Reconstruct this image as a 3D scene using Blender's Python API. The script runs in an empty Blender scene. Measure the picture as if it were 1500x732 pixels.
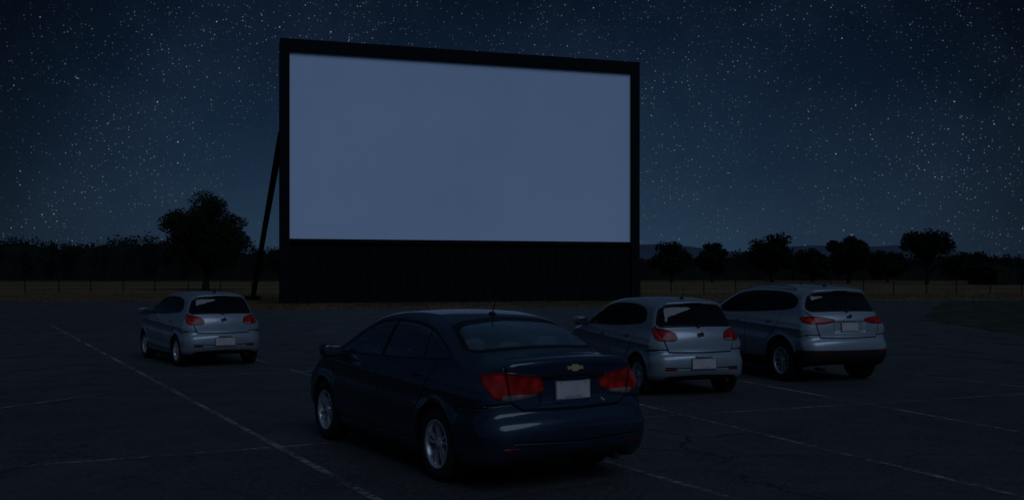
import bpy, math, random
import numpy as np
from mathutils import Vector, Matrix
random.seed(7); RNG=np.random.default_rng(7)
scene=bpy.context.scene
scene.view_settings.view_transform='Standard'
scene.view_settings.look='None'
scene.view_settings.exposure=0
H_CAM=1.85; F=1500.0

# ------------------------------------------------------------ node helpers
class NT:
    def __init__(s,nt): s.nt=nt
    def n(s,t,**kw):
        nd=s.nt.nodes.new(t)
        for k,v in kw.items(): setattr(nd,k,v)
        return nd
    def link(s,a,b): s.nt.links.new(a,b)
    def put(s,sock,v):
        if isinstance(v,bpy.types.NodeSocket): s.link(v,sock)
        else: sock.default_value=v
    def m(s,op,a,b=None,c=None,clamp=False):
        nd=s.n('ShaderNodeMath',operation=op); nd.use_clamp=clamp
        s.put(nd.inputs[0],a)
        if b is not None: s.put(nd.inputs[1],b)
        if c is not None: s.put(nd.inputs[2],c)
        return nd.outputs[0]
    def vm(s,op,a,b=None,scale=None):
        nd=s.n('ShaderNodeVectorMath',operation=op)
        s.put(nd.inputs[0],a)
        if b is not None: s.put(nd.inputs[1],b)
        if scale is not None: s.put(nd.inputs[3],scale)
        return nd.outputs['Value'] if op in('DOT_PRODUCT','LENGTH','DISTANCE') else nd.outputs[0]
    def mix(s,f,a,b):
        nd=s.n('ShaderNodeMix',data_type='RGBA')
        s.put(nd.inputs[0],f); s.put(nd.inputs[6],a); s.put(nd.inputs[7],b)
        return nd.outputs[2]
    def mr(s,v,a,b,c=0.0,d=1.0,smooth=False):
        nd=s.n('ShaderNodeMapRange'); nd.clamp=True
        if smooth: nd.interpolation_type='SMOOTHSTEP'
        for i,x in enumerate((v,a,b,c,d)): s.put(nd.inputs[i],x)
        return nd.outputs[0]
    def noise(s,vec,scale,detail=4,rough=.55):
        nd=s.n('ShaderNodeTexNoise'); s.put(nd.inputs['Vector'],vec)
        nd.inputs['Scale'].default_value=scale; nd.inputs['Detail'].default_value=detail
        nd.inputs['Roughness'].default_value=rough
        return nd.outputs['Fac']
    def attr(s,name):
        nd=s.n('ShaderNodeAttribute'); nd.attribute_name=name; return nd.outputs['Fac']
    def bsdf(s,**kw):
        nd=s.n('ShaderNodeBsdfPrincipled')
        for k,v in kw.items(): s.put(nd.inputs[k.replace('_',' ')],v)
        return nd
def rgb(r,g,b): return (r,g,b,1)
def newmat(name):
    m=bpy.data.materials.new(name); m.use_nodes=True; m.node_tree.nodes.clear()
    t=NT(m.node_tree); out=t.n('ShaderNodeOutputMaterial'); return m,t,out
def simple(name,col,rough=.5,metal=0.,var=.15,scale=8.,coat=0.,bump=0.,spec=.5):
    m,t,out=newmat(name)
    tc=t.n('ShaderNodeTexCoord').outputs['Object']
    nz=t.noise(tc,scale,5)
    f=t.mr(nz,.3,.7)
    a=rgb(*[c*(1-var) for c in col]); b=rgb(*[min(1,c*(1+var)) for c in col])
    bs=t.bsdf(Base_Color=t.mix(f,a,b),Roughness=t.mr(nz,.3,.7,max(.02,rough-.06),min(1,rough+.06)),Metallic=metal,Coat_Weight=coat,Coat_Roughness=.06)
    bs.inputs['Specular IOR Level'].default_value=spec
    if bump:
        bp=t.n('ShaderNodeBump'); bp.inputs['Distance'].default_value=bump; bp.inputs['Strength'].default_value=1
        t.link(nz,bp.inputs['Height']); t.link(bp.outputs[0],bs.inputs['Normal'])
    t.link(bs.outputs[0],out.inputs[0]); return m

# ------------------------------------------------------------ mesh builder
class MB:
    def __init__(s): s.v=[]; s.f=[]; s.m=[]; s.sm=[]
    def add(s,vs,fs,mat=0,smooth=False,M=None):
        o=len(s.v)
        for p in vs:
            if M is not None: p=M@Vector(p)
            s.v.append(tuple(p))
        for f in fs: s.f.append(tuple(i+o for i in f)); s.m.append(mat); s.sm.append(smooth)
    def box(s,a,b,mat=0,M=None):
        x0,y0,z0=a;x1,y1,z1=b
        s.add([(x0,y0,z0),(x1,y0,z0),(x1,y1,z0),(x0,y1,z0),(x0,y0,z1),(x1,y0,z1),(x1,y1,z1),(x0,y1,z1)],
              [(0,3,2,1),(4,5,6,7),(0,1,5,4),(1,2,6,5),(2,3,7,6),(3,0,4,7)],mat,False,M)
    def tube(s,p0,p1,r0,r1,mat=0,n=10,caps=True):
        p0=Vector(p0);p1=Vector(p1);d=(p1-p0).normalized()
        u=d.orthogonal().normalized();w=d.cross(u)
        vs=[];
        for p,r in((p0,r0),(p1,r1)):
            for i in range(n):
                a=2*math.pi*i/n; vs.append(p+u*math.cos(a)*r+w*math.sin(a)*r)
        fs=[(i,(i+1)%n,n+(i+1)%n,n+i) for i in range(n)]
        s.add(vs,fs,mat,True)
        if caps: s.add(vs[:n],[tuple(range(n))[::-1]],mat); s.add(vs[n:],[tuple(range(n))],mat)
    def lathe(s,prof,mat=0,n=48,M=None,smooth=True,closed=False):
        vs=[];k=len(prof)
        for i in range(n):
            a=2*math.pi*i/n
            for r,y in prof: vs.append((r*math.cos(a),y,r*math.sin(a)))
        fs=[]
        for i in range(n):
            j=(i+1)%n
            for q in range(k if closed else k-1):
                q2=(q+1)%k
                fs.append((i*k+q,i*k+q2,j*k+q2,j*k+q))
        s.add(vs,fs,mat,smooth,M)
    def se(s,c,r,e=.5,mat=0,M=None,nu=20,nv=12):
        def cp(a,e): v=math.cos(a); return math.copysign(abs(v)**e,v)
        def sp(a,e): v=math.sin(a); return math.copysign(abs(v)**e,v)
        vs=[]
        for j in range(nv+1):
            b=-math.pi/2+math.pi*j/nv
            for i in range(nu):
                a=2*math.pi*i/nu
                vs.append((r[0]*cp(b,e)*cp(a,e),r[1]*cp(b,e)*sp(a,e),r[2]*sp(b,e)))
        fs=[]
        for j in range(nv):
            for i in range(nu):
                i2=(i+1)%nu; fs.append((j*nu+i,j*nu+i2,(j+1)*nu+i2,(j+1)*nu+i))
        T=Matrix.Translation(Vector(c))
        s.add(vs,fs,mat,True,T@M if M is not None else T)
    def obj(s,name,mats,parent=None,bevel=0):
        me=bpy.data.meshes.new(name); me.from_pydata(s.v,[],s.f); me.validate(); 
        for m in mats: me.materials.append(m)
        if len(me.polygons)==len(s.f):
            me.polygons.foreach_set('material_index',s.m); me.polygons.foreach_set('use_smooth',s.sm)
        me.update()
        o=bpy.data.objects.new(name,me); scene.collection.objects.link(o)
        if parent: o.parent=parent
        if bevel:
            b=o.modifiers.new('bevel','BEVEL'); b.width=bevel; b.segments=2; b.limit_method='ANGLE'
        return o
def empty(name,loc=(0,0,0),rz=0):
    e=bpy.data.objects.new(name,None); e.location=loc; e.rotation_euler=(0,0,rz); scene.collection.objects.link(e); return e

# ------------------------------------------------------------ 2D sdf tools
def chaikin(pts,it=3,closed=True,q=.25):
    p=np.array(pts,float)
    for _ in range(it):
        a=p; b=np.roll(p,-1,0)
        if not closed: a=p[:-1]; b=p[1:]
        n=np.empty((len(a)*2,2)); n[0::2]=a*(1-q)+b*q; n[1::2]=a*q+b*(1-q)
        if not closed: n=np.vstack([p[:1],n,p[-1:]])
        p=n
    return p
def poly_sdf(pts,X,Y):
    pts=np.array(pts,float); d=np.full(X.shape,1e9); ins=np.zeros(X.shape,bool)
    for i in range(len(pts)):
        a=pts[i]; b=pts[(i+1)%len(pts)]; e=b-a; L=e@e
        if L<1e-12: continue
        px=X-a[0]; py=Y-a[1]; t=np.clip((px*e[0]+py*e[1])/L,0,1)
        d=np.minimum(d,(px-e[0]*t)**2+(py-e[1]*t)**2)
        if a[1]!=b[1]:
            c=((a[1]>Y)!=(b[1]>Y))&(X<(b[0]-a[0])*(Y-a[1])/(b[1]-a[1])+a[0]); ins^=c
    d=np.sqrt(d); return np.where(ins,-d,d)
def seg_d(a,b,X,Y):
    ex,ey=b[0]-a[0],b[1]-a[1]; L=ex*ex+ey*ey
    t=np.clip(((X-a[0])*ex+(Y-a[1])*ey)/L,0,1)
    return np.hypot(X-a[0]-ex*t,Y-a[1]-ey*t)
class Table:
    def __init__(s,pts,x0,x1,z0,z1,h=.01):
        s.x0,s.z0,s.h=x0,z0,h
        xs=np.arange(x0,x1,h); zs=np.arange(z0,z1,h)
        X,Z=np.meshgrid(xs,zs,indexing='ij'); s.T=poly_sdf(pts,X,Z); s.nx,s.nz=s.T.shape
    def lin(s,x,z):
        u=np.clip((x-s.x0)/s.h,0,s.nx-1.001); v=np.clip((z-s.z0)/s.h,0,s.nz-1.001)
        i=u.astype(np.int32); j=v.astype(np.int32); u=u-i; v=v-j; T=s.T
        return (T[i,j]*(1-u)+T[i+1,j]*u)*(1-v)+(T[i,j+1]*(1-u)+T[i+1,j+1]*u)*v
    def cub(s,x,z):
        u=np.clip((x-s.x0)/s.h,1,s.nx-3.001); v=np.clip((z-s.z0)/s.h,1,s.nz-3.001)
        i=u.astype(np.int32); j=v.astype(np.int32); u=u-i; v=v-j
        def w(t):
            return ((1-t)**3/6,(3*t**3-6*t*t+4)/6,(-3*t**3+3*t*t+3*t+1)/6,t**3/6)
        wu=w(u); wv=w(v); r=0
        for a in range(4):
            for b in range(4): r=r+s.T[i+a-1,j+b-1]*wu[a]*wv[b]
        return r
def sstep(a,b,x):
    t=np.clip((x-a)/(b-a),0,1); return t*t*(3-2*t)

def surface_nets(Fv,o,h):
    S=Fv<0
    def c(a,dx,dy,dz):
        nx,ny,nz=a.shape; return a[dx:nx-1+dx,dy:ny-1+dy,dz:nz-1+dz]
    cnt=np.zeros(tuple(n-1 for n in Fv.shape),np.int8)
    cor=[(a,b,d) for a in(0,1) for b in(0,1) for d in(0,1)]
    for q in cor: cnt+=c(S,*q)
    act=(cnt>0)&(cnt<8); I=np.argwhere(act)
    idx=-np.ones(cnt.shape,np.int32); idx[act]=np.arange(len(I))
    vals={q:Fv[I[:,0]+q[0],I[:,1]+q[1],I[:,2]+q[2]] for q in cor}
    pos=np.zeros((len(I),3)); n=np.zeros(len(I))
    for q in cor:
        for ax in range(3):
            if q[ax]==0:
                r=list(q); r[ax]=1; r=tuple(r); a=vals[q]; b=vals[r]
                mk=(a<0)!=(b<0); t=np.where(mk,a/np.where(mk,a-b,1),0)
                p=np.tile(np.array(q,float),(len(I),1)); p[:,ax]=t
                pos+=p*mk[:,None]; n+=mk
    V=(I+pos/n[:,None])*h+np.array(o)
    faces=[]
    for ax in range(3):
        b=(ax+1)%3; d=(ax+2)%3
        s0=np.take(S,range(0,S.shape[ax]-1),ax); s1=np.take(S,range(1,S.shape[ax]),ax)
        E=np.argwhere(s0!=s1); E=E[(E[:,b]>0)&(E[:,d]>0)&(E[:,b]<S.shape[b]-1)&(E[:,d]<S.shape[d]-1)]
        flip=~S[E[:,0],E[:,1],E[:,2]]
        def cell(ob,od):
            Q=E.copy(); Q[:,b]+=ob; Q[:,d]+=od; return idx[Q[:,0],Q[:,1],Q[:,2]]
        q=np.stack([cell(-1,-1),cell(0,-1),cell(0,0),cell(-1,0)],1)
        q[flip]=q[flip][:,::-1]; faces.append(q)
    return V,np.vstack(faces)

# ------------------------------------------------------------ materials shared
M_tyre=simple('tyre_rubber',(.014,.014,.015),.85,scale=30,bump=.001,spec=.2)
M_alloy=simple('alloy',(.46,.47,.49),.33,.5,scale=6)
M_dark=simple('dark_plastic',(.010,.010,.011),.6,scale=20,spec=.25)
M_disc=simple('brake_disc',(.10,.10,.10),.4,.8)
M_chrome=simple('chrome',(.45,.45,.47),.25,1.)
M_gold=simple('gold_emblem',(.50,.34,.17),.4,.5)
M_plate=simple('licence_plate',(.36,.325,.335),.5,var=.14,scale=9)
M_plate2=simple('licence_plate_border',(.12,.11,.12),.4)
M_seat=simple('seat_fabric',(.11,.11,.115),.9,scale=30)
M_mirror=simple('mirror_glass',(.05,.06,.07),.15,.6)
M_inkless=simple('plate_print',(.20,.18,.19),.5)

def body_material(name,col,metal,P):
    m,t,out=newmat(name)
    tc=t.n('ShaderNodeTexCoord').outputs['Object']
    dust=t.noise(tc,3.,6,.65)
    sp=t.n('ShaderNodeSeparateXYZ'); t.link(tc,sp.inputs[0])
    low=t.m('MULTIPLY',t.mr(sp.outputs[2],.75,.15),t.mr(dust,.3,.7),clamp=True)
    base=t.mix(t.m('MULTIPLY',low,.35),rgb(*col),rgb(.034,.033,.034))
    rough=t.m('ADD',t.mr(dust,.35,.75,.34,.44),t.m('MULTIPLY',low,.25))
    side=t.attr('a_side')
    def comb(a,b):
        c=t.n('ShaderNodeCombineXYZ'); t.put(c.inputs[0],a); t.put(c.inputs[1],b); return c.outputs[0]
    def lines(uv,segs):
        cur=None
        for a,b in segs:
            d=(b[0]-a[0],b[1]-a[1],0); L=d[0]**2+d[1]**2
            pa=t.vm('SUBTRACT',uv,(a[0],a[1],0))
            h=t.m('DIVIDE',t.vm('DOT_PRODUCT',pa,d),L,clamp=True)
            q=t.vm('LENGTH',t.vm('SUBTRACT',pa,t.vm('SCALE',d,scale=h)))
            cur=q if cur is None else t.m('MINIMUM',cur,q)
        return cur
    def chain(pl): return [(pl[i],pl[i+1]) for i in range(len(pl)-1)]
    S=[];
    for pl in P['side_gaps']: S+=chain(pl)
    R=[]
    for pl in P['rear_gaps']: R+=chain(pl)
    ds=t.m('ADD',lines(comb(sp.outputs[0],sp.outputs[2]),S),t.mr(side,.45,.55,1.,0.))
    ayy=t.m('ABSOLUTE',sp.outputs[1])
    dr=t.m('ADD',lines(comb(ayy,sp.outputs[2]),R),t.mr(t.attr('a_rear'),.25,.35,1.,0.))
    gap=t.m('MINIMUM',ds,dr)
    gapm=t.mr(gap,.0045,.009,1.,0.)
    gl=t.attr('a_glass'); tr=t.attr('a_trim'); lp=t.attr('a_lamp'); lc=t.attr('a_clear'); bk=t.attr('a_black')
    hgt=t.m('ADD',t.mr(tr,-.012,.004,-.010,0.,True),t.m('ADD',t.mr(gap,.0,.014,-.012,0.,True),t.m('ADD',t.mr(lp,-.006,.006,.004,-.003,True),t.mr(bk,-.01,.006,-.004,0,True))))
    wav=t.m('MULTIPLY',t.noise(tc,2.2,2),.004)
    bp=t.n('ShaderNodeBump'); bp.inputs['Distance'].default_value=1.; bp.inputs['Strength'].default_value=.8
    t.link(t.m('ADD',hgt,wav),bp.inputs['Height'])
    pb=t.bsdf(Base_Color=t.mix(gapm,base,rgb(.002,.002,.002)),Metallic=metal,Roughness=rough,Coat_Weight=t.m('MULTIPLY',t.m('SUBTRACT',1.,gapm,clamp=True),P['coat']),Coat_Roughness=.06,Normal=bp.outputs[0])
    pb.inputs['Specular IOR Level'].default_value=.25
    t.link(bp.outputs[0],pb.inputs['Coat Normal'])
    blk=t.bsdf(Base_Color=rgb(.010,.010,.011),Roughness=.65,Normal=bp.outputs[0]); blk.inputs['Specular IOR Level'].default_value=.15
    trimb=t.bsdf(Base_Color=rgb(.004,.004,.005),Roughness=.4,Normal=bp.outputs[0]); trimb.inputs['Specular IOR Level'].default_value=.2
    gls=t.n('ShaderNodeBsdfGlossy'); gls.inputs['Color'].default_value=rgb(.9,.95,1); gls.inputs['Roughness'].default_value=.03
    trn=t.n('ShaderNodeBsdfTransparent'); trn.inputs['Color'].default_value=rgb(*P['tint'])
    fr=t.n('ShaderNodeFresnel'); fr.inputs['IOR'].default_value=1.5
    gm=t.n('ShaderNodeMixShader'); t.link(t.m('MULTIPLY_ADD',fr.outputs[0],P['grefl'],P['gbase'],clamp=True),gm.inputs[0]); t.link(trn.outputs[0],gm.inputs[1]); t.link(gls.outputs[0],gm.inputs[2])
    w2=t.n('ShaderNodeTexVoronoi'); t.link(tc,w2.inputs['Vector']); w2.inputs['Scale'].default_value=13
    w3=t.noise(tc,5.,2)
    k=t.m('MULTIPLY',t.mr(w2.outputs['Distance'],.1,.7,1.,.38),t.mr(w3,.35,.65,.42,1.))
    edge=t.mr(lp,-.034,-.008,1.,.18)
    k=t.m('MULTIPLY',t.m('MULTIPLY',k,edge),t.mr(gap,.008,.020,.06,1.))
    redc=t.mix(k,rgb(.045,.002,.003),rgb(.66,.017,.015))
    lampc=t.mix(t.mr(lc,-.004,.004,1.,0.),redc,t.mix(k,rgb(.06,.04,.045),rgb(.28,.24,.26)))
    lb=t.bsdf(Base_Color=lampc,Roughness=.38,Coat_Weight=.25,Coat_Roughness=.05); lb.inputs['Specular IOR Level'].default_value=.12
    def mx(f,a,b):
        q=t.n('ShaderNodeMixShader'); t.put(q.inputs[0],f); t.link(a,q.inputs[1]); t.link(b,q.inputs[2]); return q.outputs[0]
    def th(a): return t.mr(a,-.0015,.0015,1.,0.)
    sh=mx(th(bk),pb.outputs[0],blk.outputs[0])
    sh=mx(th(tr),sh,trimb.outputs[0])
    sh=mx(th(lp),sh,lb.outputs[0])
    geo=t.n('ShaderNodeNewGeometry')
    inner=t.bsdf(Base_Color=rgb(.05,.05,.052),Roughness=.9)
    sh=mx(geo.outputs['Backfacing'],sh,inner.outputs[0])
    sh=mx(th(gl),sh,gm.outputs[0])
    t.link(sh,out.inputs[0]); return m

# ------------------------------------------------------------ car
class Car:
    def __init__(s,P):
        s.P=P; s.prof=chaikin(P['profile'],3)
        s.tab=Table(s.prof,-.4,P['L']+.4,-.2,P['H']+.5)
        wz=chaikin(P['wz'],4,closed=False); s.wz=wz
        s.lin=True
    def W(s,x,z):
        P=s.P; L=P['L']; ze=z+P['bslope']*(x-L/2)
        w=np.interp(ze,s.wz[:,0],s.wz[:,1])*P.get('wscale',1.)
        g=sstep(P['belt']-.05,P['belt']+.12,ze)
        rt=np.clip((P['xm']-x)/P['xm'],0,1.2); ft=np.clip((x-P['xf'])/(L-P['xf']),0,1.2)
        w=w*(1-rt**2*(P['rt_low']*(1-g)+P['rt_hi']*g)-ft**2*(.09*(1-g)+.10*g))
        w=w+.014*np.exp(-((ze-P['crease'])/.028)**2)*sstep(0,.5,x)*sstep(L,L-.8,x)
        w=w-.014*np.exp(-((ze-P['crease']+.13)/.08)**2)
        w=w+.013*np.exp(-((ze-.36)/.05)**2)
        for xa in(P['xr'],P['xr']+P['wb']):
            r=np.hypot(x-xa,z-P['R']); w=w+P['flare']*np.exp(-((r-P['Ra']-.01)/.06)**2)*sstep(.15,.4,z)*sstep(P['belt'],P['belt']-.12,z)
        return w
    def f(s,x,y,z):
        P=s.P; L=P['L']; ay=np.abs(y)
        wr=sstep(1.3,0.,x); wf=sstep(L-1.3,L,x)
        xx=x-P['kr']*ay*ay*wr+P['kf']*ay*ay*wf
        zz=z+P['crown']*ay*ay
        d1=(s.tab.lin if s.lin else s.tab.cub)(xx,zz)
        if P.get('recess'):
            y1,z0,z1,dep=P['recess']
            q=np.maximum(ay-y1,np.maximum(z0-z,z-z1))
            d1=d1+dep*sstep(.02,-.02,q)*(x<.7)
        d2=(ay-s.W(x,z))*.94
        low=sstep(P['belt']+.1,P['belt']-.05,z)
        r=P['r_roof']*(1-low)+low*(.06+.12*sstep(.55,.05,x)+.14*sstep(L-.7,L-.1,x))
        u=np.maximum(r+d1,0); v=np.maximum(r+d2,0)
        d=np.minimum(-r,np.maximum(d1,d2))+np.hypot(u,v)
        for xa in(P['xr'],P['xr']+P['wb']):
            c=np.maximum(np.hypot(x-xa,z-P['R'])-P['Ra'],.5-ay)
            d=np.maximum(d,-c)
        return d
    def surf_x(s,y,z):
        xs=np.arange(-.2,2.,.002); v=s.f(xs,np.full_like(xs,y),np.full_like(xs,z)); return xs[np.argmax(v<0)]
    def surf_y(s,x,z):
        ys=np.arange(1.2,0,-.002); v=s.f(np.full_like(ys,x),ys,np.full_like(ys,z)); return ys[np.argmax(v<0)]
    def surf_z(s,x,y):
        zs=np.arange(2.,0,-.002); v=s.f(np.full_like(zs,x),np.full_like(zs,y),zs); return zs[np.argmax(v<0)]
    def mesh(s,name,mat):
        P=s.P; h=P['h']; L=P['L']
        xs=np.arange(-.06,L+.08,h); ys=np.arange(-1.02,1.02,h); zs=np.arange(.06,P['H']+.06,h)
        Fv=np.empty((len(xs),len(ys),len(zs)),np.float32); s.lin=True
        Y,Z=np.meshgrid(ys,zs,indexing='ij')
        for i0 in range(0,len(xs),40):
            X=xs[i0:i0+40][:,None,None]+0*Y[None]; Fv[i0:i0+40]=s.f(X,Y[None]+0*X,Z[None]+0*X)
        V,Q=surface_nets(Fv,(xs[0],ys[0],zs[0]),h); s.lin=False
        def grad(V,e=.004):
            x,y,z=V.T
            return np.stack([s.f(x+e,y,z)-s.f(x-e,y,z),s.f(x,y+e,z)-s.f(x,y-e,z),s.f(x,y,z+e)-s.f(x,y,z-e)],1)/(2*e)
        for _ in range(2):
            g=grad(V,.002); v=s.f(*V.T); st=(v/np.maximum((g*g).sum(1),.2))[:,None]*g
            st=np.clip(st,-h*.6,h*.6); V=V-st
        g=grad(V,.006); n=g/np.maximum(np.linalg.norm(g,axis=1),1e-6)[:,None]
        x,y,z=V.T; ay=np.abs(y); W0=P['W0']
        side=np.abs(n[:,1]); 
        sc=x-(W0-ay); sf=(L-x)-(W0-ay); zc=z+P['crown']*ay*ay
        dlo=poly_sdf(chaikin(P['dlo'],2,q=.2),x,z)
        selS=(.35-side)*.4
        tr=np.maximum(dlo,selS); g1=dlo+.022
        for a,b,w in P['pillars']: g1=np.maximum(g1,w-seg_d(a,b,x,z))
        g1=np.maximum(g1,selS)
        def end(poly,sign,thr):
            pl=np.array(poly+[(-a,b) for a,b in poly[::-1]]); d=poly_sdf(chaikin(pl,2,q=.15),y,zc)
            return np.maximum(np.maximum(d,(thr-sign*n[:,0])*.4),(L/2-x)*sign)
        rg=end(P['rear_glass'],-1,P.get('rg_thr',.12)); wg=end(P['wind_glass'],1,.12)
        tr=np.minimum(tr,np.minimum(rg,wg)); gl=np.minimum(g1,np.minimum(rg+.03,wg+.03))
        lamp=np.full(len(x),1.)
        for pl in P['lamps']: lamp=np.minimum(lamp,np.maximum(poly_sdf(chaikin(pl,1,q=.12),sc,z),x-1.2))
        clear=np.full(len(x),1.)
        for pl in P['clear']: clear=np.minimum(clear,poly_sdf(pl,sc,z))
        hl=np.maximum(poly_sdf(chaikin(P['head'],1,q=.15),sf,z),L-1.3-x)
        lamp=np.minimum(lamp,hl); clear=np.minimum(clear,hl)
        well=np.minimum(np.hypot(x-P['xr'],z-P['R']),np.hypot(x-P['xr']-P['wb'],z-P['R']))-P['Ra']-P['lip']
        blk=np.minimum(np.where(z<P['R']+P['Ra']+.1,well,1.),z-np.interp(x,*P['blk']))
        blk=np.minimum(blk,np.where(n[:,2]<-.8,-.05,1.))
        for pl in P.get('blk_rear',[]):
            pp=np.array(pl+[(-a,b) for a,b in pl[::-1]]); blk=np.minimum(blk,np.maximum(poly_sdf(chaikin(pp,1,q=.15),y,z),(x-.6)))
        gp=[(0,.30),(.6,.30),(.5,.66),(0,.66)]; pp=np.array(gp+[(-a,b) for a,b in gp[::-1]])
        blk=np.minimum(blk,np.maximum(poly_sdf(pp,y,z),L-.6-x))
        disp=-.007*sstep(.004,-.014,tr)+.004*sstep(.004,-.01,lamp)
        V=V+n*disp[:,None]
        me=bpy.data.meshes.new(name); me.from_pydata(V.tolist(),[],Q.tolist())
        for nm,a in(('a_glass',gl),('a_trim',tr),('a_lamp',lamp),('a_clear',clear),('a_black',blk),('a_side',side),('a_rear',-n[:,0])):
            at=me.attributes.new(nm,'FLOAT','POINT'); at.data.foreach_set('value',a.astype(np.float32))
        me.materials.append(mat); me.polygons.foreach_set('use_smooth',[True]*len(me.polygons)); me.update()
        me.normals_split_custom_set_from_vertices(n.tolist())
        return me

def wheel_mesh(name,R,rr,w,style):
    b=MB(); hw=w/2
    b.lathe([(rr,-hw*.8),(rr+.02,-hw*.95),(R-.03,-hw),(R-.008,-hw*.85),(R,-hw*.6),(R,-.01),(R-.006,-.008),(R-.006,.008),(R,.01),(R,hw*.6),(R-.008,hw*.85),(R-.03,hw*1.),(rr+.045,hw*1.04),(rr+.02,hw*.98),(rr,hw*.8)],0,64)
    for i in range(60):
        a=2*math.pi*i/60; M=Matrix.Rotation(a,4,'Y')@Matrix.Translation((R-.004,0,0))
        b.box((0,hw*.25,-.009),(.008,hw*.82,.009),0,M); b.box((0,-hw*.82,-.009),(.008,-hw*.25,.009),0,M)
    b.lathe([(rr+.004,hw*.80),(rr+.008,hw*.93),(rr-.004,hw*.95),(rr-.016,hw*.80),(rr-.02,hw*.1),(rr-.02,-hw*.8)],1,64)
    b.lathe([(rr-.02,-hw*.5),(.0,-hw*.5)],2,32)
    b.lathe([(rr*.72,-.02),(rr*.72,.0),(.05,.0)],3,40)
    fo=hw*.62
    n=5 if style=='five' else (8 if style=='eight' else 10)
    for i in range(n):
        a=2*math.pi*i/n+math.pi/2; M=Matrix.Rotation(a,4,'Y')
        r0,r1=.03,rr-.008
        def spoke(c0,c1,w0,w1):
            vs=[(r0,fo-.035,c0-w0),(r0,fo-.035,c0+w0),(r0,fo+.004,c0+w0*.8),(r0,fo+.004,c0-w0*.8),
                (r1*.6,fo-.03,(c0+c1)/2-(w0+w1)/2),(r1*.6,fo-.03,(c0+c1)/2+(w0+w1)/2),(r1*.6,fo+.012,(c0+c1)/2+(w0+w1)*.38),(r1*.6,fo+.012,(c0+c1)/2-(w0+w1)*.38),
                (r1,fo-.03,c1-w1),(r1,fo-.03,c1+w1),(r1,fo+.016,c1+w1*.8),(r1,fo+.016,c1-w1*.8)]
            fs=[]
            for q in(0,4):
                fs+=[(q,q+4,q+5,q+1),(q+1,q+5,q+6,q+2),(q+2,q+6,q+7,q+3),(q+3,q+7,q+4,q)]
            b.add(vs,fs,1,False,M)
        if style=='five': spoke(-.012,-.034,.013,.019); spoke(.012,.034,.013,.019)
        elif style=='eight': spoke(0,0,.014,.02)
        else: spoke(0,.0,.010,.015)
    b.lathe([(.062,fo-.03),(.062,fo+.004),(.05,fo+.014),(.034,fo+.014),(.03,fo+.019),(0,fo+.02)],1,32)
    for i in range(5):
        a=2*math.pi*(i+.5)/5; b.tube((.047*math.cos(a),fo,.047*math.sin(a)),(.047*math.cos(a),fo+.016,.047*math.sin(a)),.006,.006,2,8)
    me=b.obj(name,[M_tyre,M_alloy,M_dark,M_disc]); d=me.data; bpy.data.objects.remove(me); return d

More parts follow.
